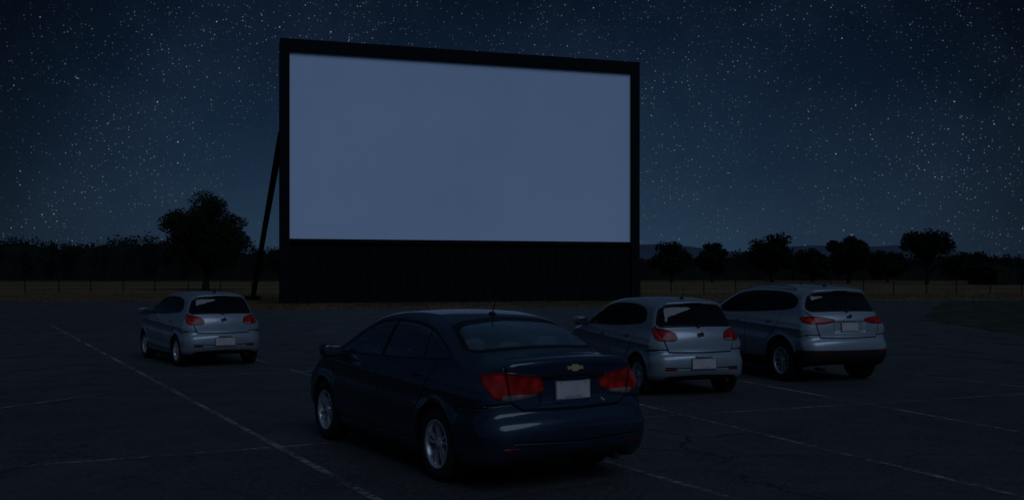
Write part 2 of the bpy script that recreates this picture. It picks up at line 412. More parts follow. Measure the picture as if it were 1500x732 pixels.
def place_car(name,car,body,wme,paint,P0,theta,P):
    th=math.radians(theta); fx,fy=-math.sin(th),math.cos(th); lx,ly=-math.cos(th),-math.sin(th)
    wy=P['wy']
    O=(P0[0]-P['xr']*fx-wy*lx,P0[1]-P['xr']*fy-wy*ly,.009)
    e=empty(name,O,math.pi/2+th)
    o=bpy.data.objects.new('body',body); scene.collection.objects.link(o); o.parent=e
    hw=P['tw']/2
    for nm,x,sg in(('wheel_rear_l',P['xr'],1),('wheel_rear_r',P['xr'],-1),('wheel_front_l',P['xr']+P['wb'],1),('wheel_front_r',P['xr']+P['wb'],-1)):
        w=bpy.data.objects.new(nm,wme); scene.collection.objects.link(w); w.parent=e
        w.location=(x,sg*(wy-hw),P['R']); w.rotation_euler=(0,random.uniform(0,6),0 if sg>0 else math.pi)
    b=MB(); mats=[paint,M_dark,M_chrome,M_gold,M_plate,M_plate2,M_mirror,M_inkless]
    mx,mz=P['mirror']
    my=car.surf_y(mx,mz-.06)
    for sg in(1,-1):
        b.se((mx,sg*(my+.13),mz),(.085,.115,.075),.65,0)
        b.se((mx-.062,sg*(my+.13),mz),(.03,.10,.062),.5,6)
        b.tube((mx+.02,sg*(my-.02),mz-.05),(mx+.01,sg*(my+.09),mz-.03),.022,.03,1)
    for hx,hz in P['handles']:
        hy=car.surf_y(hx,hz)
        for sg in(1,-1):
            b.se((hx,sg*(hy+.016),hz),(.085,.010,.013),.6,0)
            b.se((hx,sg*(hy+.002),hz-.006),(.075,.006,.028),.8,1)
    pz=P['plate']; px=car.surf_x(0,pz); px2=car.surf_x(0,pz+.05); px3=car.surf_x(0,pz-.05)
    tilt=math.atan2(px2-px3,.10)
    pw=P.get('plate_w',.17)
    M=Matrix.Translation((px-.008,0,pz))@Matrix.Rotation(tilt,4,'Y')
    b.box((-.006,-pw-.012,-.082),(.004,pw+.012,.082),5,M); b.box((-.010,-pw,-.072),(-.0065,pw,.072),4,M)
    for yy in(-pw*.75,pw*.75): b.tube(M@Vector((-.0125,yy,.058)),M@Vector((-.009,yy,.058)),.006,.006,1,8)
    b.box((-.0112,-pw*.5,-.062),(-.0103,pw*.5,-.052),7,M)
    ez=P['emblem_z']; ex=car.surf_x(0,ez)
    if P['emblem']=='bow':
        w_,h_,c_=.085,.028,.014
        pts=[(-w_,-c_),(-w_+.012,c_+.002),(-.034,c_),(-.028,h_),(.028,h_),(.034,c_),(w_,c_),(w_-.012,-c_-.002),(.034,-c_),(.028,-h_),(-.028,-h_),(-.034,-c_)]
        for sc_,xo,mt in((1.12,-.006,2),(1.,-.011,3)):
            n=len(pts); vs=[(ex+xo,p[0]*sc_,ez+p[1]*sc_) for p in pts]+[(ex+.01,p[0]*sc_,ez+p[1]*sc_) for p in pts]
            b.add(vs,[tuple(range(n))]+[(i,(i+1)%n,n+(i+1)%n,n+i) for i in range(n)],mt)
    else:
        M=Matrix.Translation((ex-.002,0,ez))@Matrix.Rotation(math.pi/2,4,'Z')
        b.lathe([(.058,-.01),(.058,.008),(.050,.013),(.044,.008)],2,32,M); b.lathe([(.046,.006),(0,.007)],1,32,M)
        for q in(-1,1):
            b.box((q*.016-.004,.007,-.035),(q*.016+.004,.0105,.04),2,M)
    axx=P['antenna']; az=car.surf_z(axx,0)
    b.se((axx,0,az+.008),(.05,.028,.022),.9,1); b.tube((axx,0,az+.01),(axx-.09,0,az+.17),.007,.0035,1,8)
    if P.get('wiper'):
        z0=P['wiper']; x0=car.surf_x(0,z0); 
        b.se((x0-.02,0,z0),(.03,.03,.025),.8,1)
        pts=[]
        for q in range(5):
            yy=-.08*q; zz=z0+.018*q; pts.append((car.surf_x(yy,zz)-.018,yy,zz))
        for q in range(4): b.tube(pts[q],pts[q+1],.009,.007,1,6)
    if P.get('spoiler'):
        sx,sz=P['spoiler']; b.se((car.surf_x(0,sz)-.002,0,sz),(.012,.15,.010),.6,1)
    if P.get('rails'):
        x0,x1,ry=P['rails']
        for sg in(1,-1):
            pts=[]
            for q in range(13):
                x=x0+(x1-x0)*q/12; lift=.045*min(1,min(q,12-q)/1.5)
                pts.append((x,sg*ry,car.surf_z(x,ry)+lift))
            for q in range(12): b.tube(pts[q],pts[q+1],.014,.014,2,8)
    b.box((px-.03,-.13,pz+.095),(px+.03,.13,pz+.112),P.get('strip_mat',0))
    ey=-.45 if name!='parked_suv' else .5
    b.tube((.35,ey,.24),(.10,ey,.235),.028,.03,1,14)
    b.obj('trim_details',mats,e)
    b=MB(); rf=P['H']-1.46
    for sx in(P['seat_f'],):
        for sy in(-.37,.37):
            Mx=Matrix.Rotation(-.22,4,'Y')
            b.se((sx,sy,.80+rf),(.07,.24,.33),.55,0,Mx); b.se((sx+.28,sy,.52+rf),(.27,.25,.09),.5,0)
            b.se((sx-.11,sy,1.22+rf),(.045,.12,.085),.6,0,Mx)
    sx=P['seat_r']; Mx=Matrix.Rotation(-.3,4,'Y')
    b.se((sx,0,.80+rf),(.08,.62,.30),.4,0,Mx); b.se((sx+.3,0,.50+rf),(.28,.62,.10),.4,0)
    for sy in(-.40,0,.40): b.se((sx-.1,sy,1.13+rf+(.02 if sy else -.02)),(.04,.12,.07),.6,0,Mx)
    b.box((P['xr']-.35,-.6,.93+rf),(sx-.02,.6,.95+rf),0)
    b.se((P['dash'],0,.86+rf),(.22,.68,.14),.5,0)
    Ms=Matrix.Translation((P['dash']-.30,.37,.92+rf))@Matrix.Rotation(math.radians(90),4,'Z')@Matrix.Rotation(-.4,4,'X')
    b.lathe([(.185,-.012),(.2,0),(.185,.012),(.17,0)],0,28,Ms,closed=True)
    b.box((-.17,-.008,-.02),(.17,.008,.02),0,Ms)
    b.se((P['dash']-.35,0,1.30+rf),(.02,.11,.035),.6,0)
    b.obj('interior',[M_seat],e)
    b=MB(); b.tube((P['xr'],-.7,P['R']-.03),(P['xr'],.7,P['R']-.03),.04,.04,0); b.tube((P['xr']+P['wb'],-.7,P['R']-.03),(P['xr']+P['wb'],.7,P['R']-.03),.04,.04,0)
    b.obj('axles',[M_dark],e)
    return e

sedan=dict(L=4.60,H=1.475,h=.0165,xr=1.02,wb=2.685,R=.325,Ra=.372,tw=.215,wy=.872,W0=.89,belt=.97,bslope=-.035,xm=2.4,xf=3.0,
 rt_low=.035,rt_hi=.12,crease=.87,flare=.016,kr=.19,kf=.42,crown=.075,r_roof=.13,lip=.006,coat=.65,grefl=2.4,gbase=.04,
 profile=[(.22,.20),(.06,.30),(.0,.46),(.005,.60),(.07,.665),(.10,.70),(.115,.90),(.10,1.03),(.095,1.115),(.16,1.13),(.36,1.125),(.56,1.135),(.78,1.225),(1.08,1.345),(1.38,1.43),(1.80,1.472),(2.25,1.478),(2.65,1.445),(2.95,1.35),(3.60,1.045),(3.75,1.01),(4.15,.93),(4.44,.82),(4.56,.66),(4.60,.48),(4.54,.26),(4.42,.19),(2.3,.17)],
 wz=[(.10,.80),(.22,.835),(.36,.868),(.52,.888),(.70,.898),(.84,.893),(.93,.868),(.98,.835),(1.12,.785),(1.26,.725),(1.40,.655),(1.6,.55)],
 dlo=[(3.36,.985),(3.30,1.06),(2.95,1.245),(2.66,1.355),(2.2,1.392),(1.75,1.378),(1.42,1.325),(1.14,1.215),(.94,1.10),(1.02,1.055),(2.0,1.02)],
 pillars=[((2.30,.9),(2.20,1.45),.038),((1.40,.9),(1.50,1.45),.014),((3.08,.9),(3.08,1.3),.008)],
 rear_glass=[(0,1.165),(.62,1.165),(.68,1.20),(.57,1.405),(0,1.425)],rg_thr=.10,
 wind_glass=[(0,1.07),(.70,1.08),(.56,1.42),(0,1.43)],
 lamps=[[(.33,.985),(.12,1.015),(-.12,1.01),(-.43,.975),(-.46,.85),(-.34,.80),(-.10,.775),(.06,.80),(.17,.88)],[(-.26,.36),(-.06,.36),(-.06,.39),(-.26,.39)]],
 clear=[[(-.50,.825),(-.03,.825),(-.03,.70),(-.50,.70)]],
 head=[(.05,.62),(-.35,.66),(-.38,.76),(.0,.84),(.4,.90),(.2,.72)],
 side_gaps=[[(3.42,.98),(3.44,.60),(3.38,.32)],[(2.26,1.0),(2.24,.55),(2.28,.32)],[(1.16,1.05),(1.22,.80),(1.44,.58),(1.48,.32)],[(1.48,.315),(3.38,.315)],[(.02,.735),(.62,.70)],[(3.42,.94),(4.1,.86)]],
 rear_gaps=[[(.65,1.10),(.635,.96),(.60,.76),(.50,.695)],[(0,.69),(.50,.695)],[(.60,.755),(.80,.74)],[(0,.42),(.62,.44)]],
 recess=(.33,.735,.955,.028),plate=.845,emblem='bow',emblem_z=1.035,antenna=1.50,mirror=(3.22,1.03),handles=[(2.50,.90),(1.42,.92)],
 blk=([0,4.6],[.235,.235]),blk_rear=[[(0,.22),(.62,.22),(.60,.33),(0,.34)]],tint=(.68,.74,.78),seat_f=2.25,seat_r=1.28,dash=3.2)
hatch=dict(L=3.92,H=1.465,h=.019,xr=.66,wb=2.47,R=.298,Ra=.342,tw=.195,wy=.79,W0=.80,belt=.96,bslope=-.04,xm=2.0,xf=2.5,wscale=.985,
 rt_low=.070,rt_hi=.14,crease=.84,flare=.015,kr=.18,kf=.42,crown=.075,r_roof=.12,lip=.006,coat=.5,grefl=.7,gbase=0.,
 profile=[(.20,.22),(.05,.30),(.0,.42),(.005,.60),(.05,.65),(.075,.68),(.085,.84),(.115,.95),(.20,1.06),(.38,1.34),(.33,1.395),(.36,1.42),(.75,1.446),(1.2,1.466),(1.7,1.460),(2.05,1.42),(2.35,1.325),(2.95,1.03),(3.10,.985),(3.5,.91),(3.76,.80),(3.88,.64),(3.92,.46),(3.86,.26),(3.75,.20),(2.,.18)],
 wz=[(.10,.75),(.22,.785),(.36,.815),(.52,.83),(.68,.838),(.82,.835),(.92,.81),(.98,.775),(1.12,.73),(1.26,.675),(1.40,.61),(1.6,.52)],
 dlo=[(2.78,.985),(2.70,1.06),(2.35,1.25),(2.08,1.335),(1.6,1.378),(1.1,1.368),(.80,1.32),(.66,1.24),(.62,1.12),(.74,1.06),(1.6,1.005)],
 pillars=[((1.72,.9),(1.64,1.45),.036),((.96,.9),(1.0,1.45),.020),((2.52,.9),(2.52,1.3),.008)],
 rear_glass=[(0,1.035),(.58,1.05),(.63,1.10),(.53,1.36),(0,1.375)],rg_thr=.2,
 wind_glass=[(0,1.05),(.64,1.06),(.52,1.40),(0,1.41)],
 lamps=[[(.26,1.02),(.05,1.02),(-.12,.99),(-.25,.945),(-.31,.87),(-.26,.83),(-.02,.825),(.12,.86),(.20,.94)],[(-.34,.40),(-.12,.40),(-.12,.43),(-.34,.43)]],
 clear=[[(-.34,.865),(-.10,.865),(-.10,.78),(-.34,.78)]],
 head=[(.05,.62),(-.35,.64),(-.38,.74),(.0,.82),(.4,.86),(.2,.70)],
 side_gaps=[[(2.84,.98),(2.86,.58),(2.80,.32)],[(1.69,1.0),(1.67,.55),(1.70,.32)],[(.82,1.05),(.84,.80),(1.04,.58),(1.08,.32)],[(1.08,.315),(2.80,.315)],[(.02,.70),(.34,.68)]],
 rear_gaps=[[(.60,1.42),(.66,1.10),(.62,.95),(.57,.80),(.52,.665)],[(0,.66),(.52,.665)],[(.52,.70),(.8,.70)],[(0,.42),(.6,.44)]],
 plate=.50,emblem='round',emblem_z=.915,antenna=.72,mirror=(2.66,1.04),handles=[(1.90,.87),(1.02,.89)],wiper=1.05,spoiler=(.36,1.385),
 blk=([0,4.6],[.24,.24]),blk_rear=[[(0,.22),(.62,.22),(.58,.31),(0,.33)]],tint=(.12,.13,.14),seat_f=1.75,seat_r=.88,dash=2.55,plate_w=.19)
suv=dict(L=4.42,H=1.64,h=.020,xr=.84,wb=2.64,R=.35,Ra=.405,tw=.225,wy=.865,W0=.875,belt=1.10,bslope=-.04,xm=2.3,xf=3.0,wscale=.98,
 rt_low=.065,rt_hi=.13,crease=.98,flare=.022,kr=.18,kf=.40,crown=.07,r_roof=.13,lip=.035,coat=.5,grefl=.7,gbase=0.,
 profile=[(.26,.28),(.06,.38),(.0,.50),(.005,.70),(.06,.755),(.085,.79),(.09,1.0),(.13,1.13),(.22,1.22),(.42,1.47),(.36,1.55),(.39,1.58),(.8,1.615),(1.3,1.635),(1.9,1.635),(2.35,1.59),(2.68,1.49),(3.28,1.18),(3.44,1.13),(3.95,1.06),(4.25,.94),(4.38,.76),(4.42,.58),(4.36,.36),(4.2,.26),(2.2,.24)],
 wz=[(.16,.82),(.28,.855),(.44,.885),(.62,.905),(.82,.915),(.96,.91),(1.06,.885),(1.12,.85),(1.26,.80),(1.40,.745),(1.56,.675),(1.8,.57)],
 dlo=[(3.10,1.115),(3.0,1.20),(2.66,1.39),(2.40,1.49),(1.9,1.54),(1.2,1.535),(.82,1.495),(.62,1.41),(.60,1.29),(.74,1.22),(1.8,1.15)],
 pillars=[((1.98,1.0),(1.90,1.6),.040),((1.12,1.0),(1.14,1.6),.022),((2.82,1.0),(2.82,1.4),.008)],
 rear_glass=[(0,1.20),(.62,1.21),(.68,1.27),(.58,1.51),(0,1.525)],rg_thr=.2,
 wind_glass=[(0,1.20),(.70,1.21),(.58,1.57),(0,1.58)],
 lamps=[[(.34,1.10),(.05,1.125),(-.20,1.11),(-.47,1.075),(-.45,1.02),(-.28,.995),(.0,.985),(.22,1.015)],[(-.34,.50),(-.10,.50),(-.10,.54),(-.34,.54)]],
 clear=[],
 head=[(.05,.76),(-.35,.80),(-.38,.88),(.0,.94),(.4,1.0),(.2,.84)],
 side_gaps=[[(3.14,1.10),(3.18,.68),(3.10,.42)],[(1.95,1.12),(1.93,.65),(1.96,.42)],[(.92,1.2),(.98,.92),(1.26,.68),(1.32,.42)],[(1.32,.42),(3.10,.42)],[(.02,.80),(.40,.78)]],
 rear_gaps=[[(.66,1.56),(.72,1.24),(.64,1.08),(.60,.90),(.56,.765)],[(0,.76),(.56,.765)],[(.56,.81),(.8,.81)]],
 recess=(.30,.86,1.03,.02),plate=.945,emblem='round',emblem_z=1.105,antenna=.80,mirror=(2.98,1.18),handles=[(2.15,1.0),(1.20,1.02)],wiper=1.21,spoiler=(.40,1.54),
 rails=(.75,2.45,.56),blk=([0,.4,.45,4.6],[.56,.56,.40,.40]),tint=(.12,.13,.14),seat_f=1.95,seat_r=1.05,dash=2.85,plate_w=.16)

navy=(.0055,.0165,.036); silver=(.205,.232,.272); silver2=(.23,.257,.295)
for nm,P,col,metal,style,rr in(('sedan',sedan,navy,.35,'five',.212),('hatch',hatch,silver,.45,'eight',.185),('suv',suv,silver2,.45,'ten',.222)):
    P['car']=Car(P); P['mat']=body_material('car_paint_'+nm,col,metal,P); P['me']=P['car'].mesh(nm+'_body',P['mat'])
    P['wm']=wheel_mesh(nm+'_wheel',P['R'],rr,P['tw'],style)
    P['pm']=simple('paint_'+nm+'_part',col,.4,metal,.05,coat=.4,spec=.25)
place_car('parked_sedan',sedan['car'],sedan['me'],sedan['wm'],sedan['pm'],(-.685,9.10),31.5,sedan)
place_car('parked_hatchback',hatch['car'],hatch['me'],hatch['wm'],hatch['pm'],(-6.67,20.3),33.5,hatch)
place_car('parked_hatchback.001',hatch['car'],hatch['me'],hatch['wm'],hatch['pm'],(1.90,15.6),18,hatch)
place_car('parked_suv',suv['car'],suv['me'],suv['wm'],suv['pm'],(4.60,17.56),19,suv)

# ------------------------------------------------------------ ground
def ground_mat():
    m,t,out=newmat('dry_grass_field')
    tc=t.n('ShaderNodeTexCoord').outputs['Object']
    big=t.noise(tc,.02,6,.6); mid=t.noise(tc,.25,6,.65); fine=t.noise(tc,6.,5,.7)
    st=t.n('ShaderNodeMapping'); t.link(tc,st.inputs[0]); st.inputs['Scale'].default_value=(.02,.22,1)
    band=t.noise(st.outputs[0],1.,4,.6)
    c=t.mix(t.mr(band,.35,.65),rgb(.11,.070,.036),rgb(.25,.155,.082))
    c=t.mix(t.mr(mid,.40,.65),c,rgb(.07,.052,.030))
    c=t.mix(t.m('MULTIPLY',t.mr(fine,.35,.75),.5),c,rgb(.045,.034,.02))
    c=t.mix(t.mr(big,.35,.7,0,.4),c,rgb(.05,.043,.024))
    bp=t.n('ShaderNodeBump'); bp.inputs['Distance'].default_value=.15; t.link(t.m('ADD',mid,t.m('MULTIPLY',fine,.4)),bp.inputs['Height'])
    b=t.bsdf(Base_Color=c,Roughness=.95,Normal=bp.outputs[0]); b.inputs['Specular IOR Level'].default_value=.05
    t.link(b.outputs[0],out.inputs[0]); return m
def asphalt_mat():
    m,t,out=newmat('asphalt')
    tc=t.n('ShaderNodeTexCoord').outputs['Object']
    big=t.noise(tc,.12,5,.6); mid=t.noise(tc,1.1,6,.7); fine=t.noise(tc,55.,3,.7); spk=t.noise(tc,16.,4,.8)
    v=t.n('ShaderNodeTexVoronoi'); v.feature='DISTANCE_TO_EDGE'; v.inputs['Scale'].default_value=.35
    nz=t.n('ShaderNodeTexNoise'); t.link(tc,nz.inputs['Vector']); nz.inputs['Scale'].default_value=1.3; nz.inputs['Detail'].default_value=5
    wv=t.vm('ADD',tc,t.vm('SCALE',nz.outputs['Color'],scale=.9)); t.link(wv,v.inputs['Vector'])
    crack=t.m('MULTIPLY',t.mr(v.outputs['Distance'],.0,.012,1.,0.),t.mr(big,.42,.56))
    c=t.mix(t.mr(big,.32,.68),rgb(.020,.021,.023),rgb(.052,.053,.056))
    c=t.mix(t.m('MULTIPLY',t.mr(mid,.40,.62),.75),c,rgb(.014,.014,.015))
    c=t.mix(t.m('MULTIPLY',t.mr(spk,.48,.68),.6),c,rgb(.085,.086,.09))
    c=t.mix(t.m('MULTIPLY',t.mr(fine,.5,.8),.6),c,rgb(.12,.12,.125))
    st=t.n('ShaderNodeTexVoronoi'); st.inputs['Scale'].default_value=.33; t.link(wv,st.inputs['Vector'])
    c=t.mix(t.m('MULTIPLY',t.mr(st.outputs['Distance'],.10,.22,1.,0.,True),.55),c,rgb(.009,.009,.009))
    c=t.mix(t.m('MULTIPLY',crack,.85),c,rgb(.005,.005,.005))
    bp=t.n('ShaderNodeBump'); bp.inputs['Distance'].default_value=.012
    t.link(t.m('SUBTRACT',t.m('ADD',t.m('ADD',fine,spk),t.m('MULTIPLY',mid,.8)),t.m('MULTIPLY',crack,1.5)),bp.inputs['Height'])
    b=t.bsdf(Base_Color=c,Roughness=t.mr(mid,.3,.7,.6,.85),Normal=bp.outputs[0]); b.inputs['Specular IOR Level'].default_value=.28
    t.link(b.outputs[0],out.inputs[0]); return m
M_field=ground_mat(); M_asph=asphalt_mat()
b=MB()
gx=[-1600,-600,-250,-120,-60,-30,0,30,60,120,250,600,1600]; gy=[-300,-60,-10,20,50,80,120,200,350,700,1500,2500]
vs=[(x,y,0) for y in gy for x in gx]; nx=len(gx)
b.add(vs,[(j*nx+i,j*nx+i+1,(j+1)*nx+i+1,(j+1)*nx+i) for j in range(len(gy)-1) for i in range(nx-1)],0)
b.obj('ground',[M_field])
lot=[(-140,-40),(60,-40),(30,6),(19,20),(15.0,30),(16.0,40),(24,58),(30,70),(12,68),(9.0,60.),(6.5,57.0),(-2,54.2),(-11,51.3),(-14.2,52.5),(-15.5,60),(-19,66),(-40,67.5),(-140,69)]
def rough_edge(pts,step,amp):
    out=[]
    for i in range(len(pts)):
        a=Vector(pts[i]); c=Vector(pts[(i+1)%len(pts)]); n=max(1,int((c-a).length/step))
        for k in range(n):
            p=a.lerp(c,k/n); out.append((p.x+random.uniform(-amp,amp),p.y+random.uniform(-amp,amp)))
    return out
le=rough_edge(lot,.8,.14)
b=MB(); b.add([(x,y,.009) for x,y in le],[tuple(range(len(le)))],0); b.obj('parking_lot',[M_asph])
vm=simple('verge_grass',(.034,.036,.028),.95,scale=.8,var=.6,bump=.05,spec=.05)
ve=rough_edge([(28,5),(90,5),(90,66),(27,70.3),(20,56),(14,40),(13.3,30),(17,20)],.8,.12)
b=MB(); b.add([(x,y,.0045) for x,y in ve],[tuple(range(len(ve)))],0); b.obj('grass_verge',[vm])

m,t,out=newmat('worn_line_paint')
tc=t.n('ShaderNodeTexCoord').outputs['Object']
a1=t.noise(tc,14.,5,.75); a2=t.noise(tc,.8,4,.6)
cov=t.mr(t.m('ADD',a1,t.m('MULTIPLY',t.m('SUBTRACT',a2,.5),.7)),.42,.60)
bs=t.bsdf(Base_Color=t.mix(t.mr(a2,.3,.7),rgb(.24,.23,.22),rgb(.36,.35,.335)),Roughness=.8); bs.inputs['Specular IOR Level'].default_value=.1; tr=t.n('ShaderNodeBsdfTransparent')
mxs=t.n('ShaderNodeMixShader'); t.link(t.m('MULTIPLY',cov,.5),mxs.inputs[0]); t.link(tr.outputs[0],mxs.inputs[1]); t.link(bs.outputs[0],mxs.inputs[2]); t.link(mxs.outputs[0],out.inputs[0])
M_line=m
segs=[((-16.5,36.6),(-.1,6.5)),((-9.8,7.3),(-1.96,11.1)),((-6.2,23.2),(2.6,6.9)),((-6.6,18.2),(-3.5,19.3)),
 ((1.6,14.8),(5.1,6.2)),((1.5,12.98),(11.5,17.1)),((3.3,19.1),(7.6,7.0)),((-7.4,13.0),(-6.2,15.6)),((7.2,18.6),(12.5,8.0))]
b=MB(); zz=.0132
for a,c in segs:
    a=Vector(a);c=Vector(c); d=(c-a).normalized(); n=Vector((-d.y,d.x))*.040; k=int((c-a).length/.5)+1
    pts=[a.lerp(c,i/k) for i in range(k+1)]
    vs=[]
    for p in pts:
        j=random.uniform(-.006,.006); vs+=[(p.x+n.x*(1+j*8),p.y+n.y*(1+j*8),zz),(p.x-n.x*(1-j*8),p.y-n.y*(1-j*8),zz)]
    b.add(vs,[(2*i,2*i+1,2*i+3,2*i+2) for i in range(k)],0); zz+=.0009
b.obj('parking_line_markings',[M_line])

# ------------------------------------------------------------ screen
M_black=simple('black_steel',(.0045,.0055,.0075),.8,scale=2.,var=.4,spec=.08)
M_wall=simple('black_siding',(.0034,.0041,.0056),.75,scale=1.5,var=.5,bump=.004,spec=.08)
m,t,out=newmat('screen_surface')
tc=t.n('ShaderNodeTexCoord').outputs['Object']
n1=t.noise(tc,.12,5,.6); n2=t.noise(tc,6.,5,.7)
c=t.mix(t.mr(n1,.3,.7),rgb(.495,.60,.79),rgb(.56,.67,.86)); c=t.mix(t.m('MULTIPLY',t.mr(n2,.5,.8),.06),c,rgb(.4,.48,.6))
bs=t.bsdf(Base_Color=c,Roughness=.85); bs.inputs['Specular IOR Level'].default_value=.1
t.link(bs.outputs[0],out.inputs[0]); M_scr=m
ang=math.atan2(6.7,21.06); SW=22.1; SH=15.08
sc=empty('drive_in_screen',(-13.1,57.8,0),ang)
b=MB(); b.box((.04,.12,0),(SW-.04,1.0,SH-.04),0); b.obj('structure',[M_black],sc)
b=MB()
b.box((0,-.22,0),(.52,.115,SH),0); b.box((SW-.55,-.22,0),(SW,.115,SH),0)
b.box((.523,-.22,14.37),(SW-.553,.115,SH),0); b.box((.523,-.24,3.58),(SW-.553,.115,3.80),0)
b.obj('frame',[M_black],sc,bevel=.02)
b=MB(); b.box((.525,.0,3.803),(SW-.555,.11,14.367),0)
b.obj('projection_surface',[M_scr],sc)
b=MB(); x=.53; vs=[]
while x<SW-.9:
    for dx,dy in((0,0),(.40,0),(.44,-.05),(.54,-.05),(.58,0)): vs.append((x+dx,dy))
    x+=.58
vs=[(p[0],p[1]+.02) for p in vs]; vs.append((SW-.56,.02)); n=len(vs)
V=[(p[0],p[1],0.02) for p in vs]+[(p[0],p[1],3.575) for p in vs]
b.add(V,[(i,i+1,n+i+1,n+i) for i in range(n-1)],0)
b.obj('lower_wall',[M_wall],sc)
b=MB()
for i,x in enumerate((.15,5.6,11.05,16.5,SW-.15)):
    bx=x+(-.75 if i==0 else (.75 if i==4 else 0))
    b.tube((x,1.05,9.9),(bx,15.2,-.1),.17,.17,0,12); b.tube((x,1.05,8.9),(bx,14.4,-.1),.06,.06,0,10)
    for q in range(1,8):
        tt=q/8; p=Vector((x,1.05,9.9)).lerp(Vector((bx,15.2,0)),tt); p2=Vector((x,1.05,8.9)).lerp(Vector((bx,14.4,0)),max(0,tt-.04)); b.tube(p,p2,.04,.04,0,6)
    b.box((bx-.5,14.1,-.05),(bx+.5,15.8,.25),0)
b.obj('braces',[M_black],sc)

# ------------------------------------------------------------ foliage
def leaf_mat(name,c0,c1):
    m,t,out=newmat(name)
    geo=t.n('ShaderNodeNewGeometry'); tc=t.n('ShaderNodeTexCoord').outputs['Object']
    r=geo.outputs['Random Per Island']; nz=t.noise(tc,.35,3)
    c=t.mix(t.m('MULTIPLY',t.m('ADD',r,t.mr(nz,.35,.65)),.5),rgb(*c0),rgb(*c1))
    b=t.bsdf(Base_Color=c,Roughness=.9); b.inputs['Specular IOR Level'].default_value=.04
    t.link(b.outputs[0],out.inputs[0]); return m
M_leaf=leaf_mat('foliage',(.006,.008,.006),(.024,.028,.017))
M_leafd=leaf_mat('distant_foliage',(.005,.007,.006),(.013,.017,.014))
M_bark=simple('bark',(.014,.012,.010),.9,scale=5,bump=.03,var=.4,spec=.05)
def leaves(cent,rad,n,size,flat=1.):
    k=len(cent); wts=rad**2/np.sum(rad**2); ii=RNG.choice(k,n,p=wts)
    d=RNG.normal(size=(n,3)); d/=np.linalg.norm(d,axis=1)[:,None]
    rr=RNG.random(n)**.45; p=cent[ii]+d*(rad[ii]*rr)[:,None]*np.array([1,1,flat])
    a=RNG.normal(size=(n,3)); a/=np.linalg.norm(a,axis=1)[:,None]
    b_=np.cross(a,RNG.normal(size=(n,3))); b_/=np.linalg.norm(b_,axis=1)[:,None]
    s=size*(.5+RNG.random(n))[:,None]
    V=np.stack([p-a*s,p-b_*s*.5,p+a*s,p+b_*s*.5],1).reshape(-1,3)
    Q=np.arange(4*n).reshape(n,4); return V,Q
def tree(name,loc,h,w,trunk_h,clumps,n,size,shape=1.,mat=None,seed=0,cr=(.07,.17)):
    rs=np.random.default_rng(seed); e=empty(name,loc)
    b=MB(); r0=h*.035
    pts=[Vector((0,0,-.1))]; 
    for i in range(1,6): pts.append(Vector((rs.normal()*.02*h*i/3,rs.normal()*.02*h*i/3,h*.72*i/5)))
    for i in range(5): b.tube(pts[i],pts[i+1],r0*(1.25 if i==0 else 1)*(1-i*.17),r0*(1-(i+1)*.17),0,9,False)
    cs=[];rd=[]
    cz=trunk_h+(h-trunk_h)/2; hz=(h-trunk_h)/2
    for i in range(clumps):
        d=rs.normal(size=3); d/=np.linalg.norm(d); q=rs.random()**.4
        c=np.array([d[0]*w/2*q*.80,d[1]*w/2*q*.80,cz+d[2]*hz*q*.82*shape]); c[2]+= (1-(c[0]/(w/2))**2)*hz*.10
        cs.append(c); rd.append(w*rs.uniform(*cr))
        if i%2==0:
            s_=pts[min(4,1+int(rs.random()*4))]; tgt=Vector(c); mid=s_.lerp(tgt,.5)+Vector((0,0,-.04*h))
            b.tube(s_,mid,r0*.34,r0*.22,0,6,False); b.tube(mid,tgt,r0*.22,r0*.07,0,6,False)
    b.obj('trunk',[M_bark],e)
    V,Q=leaves(np.array(cs),np.array(rd),n,size,.8)
    me=bpy.data.meshes.new('crown'); me.from_pydata(V.tolist(),[],Q.tolist()); me.materials.append(mat or M_leaf); o=bpy.data.objects.new('crown',me); scene.collection.objects.link(o); o.parent=e
    return e
def at(px,Y): return ((px-750)/F*Y,Y,0)
tree('oak_tree',at(301,111),10.1,9.9,1.7,85,26000,.15,seed=3,cr=(.08,.17))
spec=[(983,200,7.4,8.5,1,90),(1043,200,7.8,7,1.2,91),(1131,195,9.2,9.8,1.2,92),(1243,185,8.8,8.6,1,93),(1358,180,9.4,9.6,3.4,94),(1190,215,6.6,8,.8,95),(1300,205,6.2,9,.6,96),(1420,190,5.4,9,.6,97)]
for i,(px,Y,h,w,th,sd) in enumerate(spec):
    tree('tree' if i==0 else 'tree.%03d'%i,at(px,Y),h,w,th,46,7000,.28,shape=1. if px!=1358 else .9,mat=M_leafd,seed=sd,cr=(.10,.20))
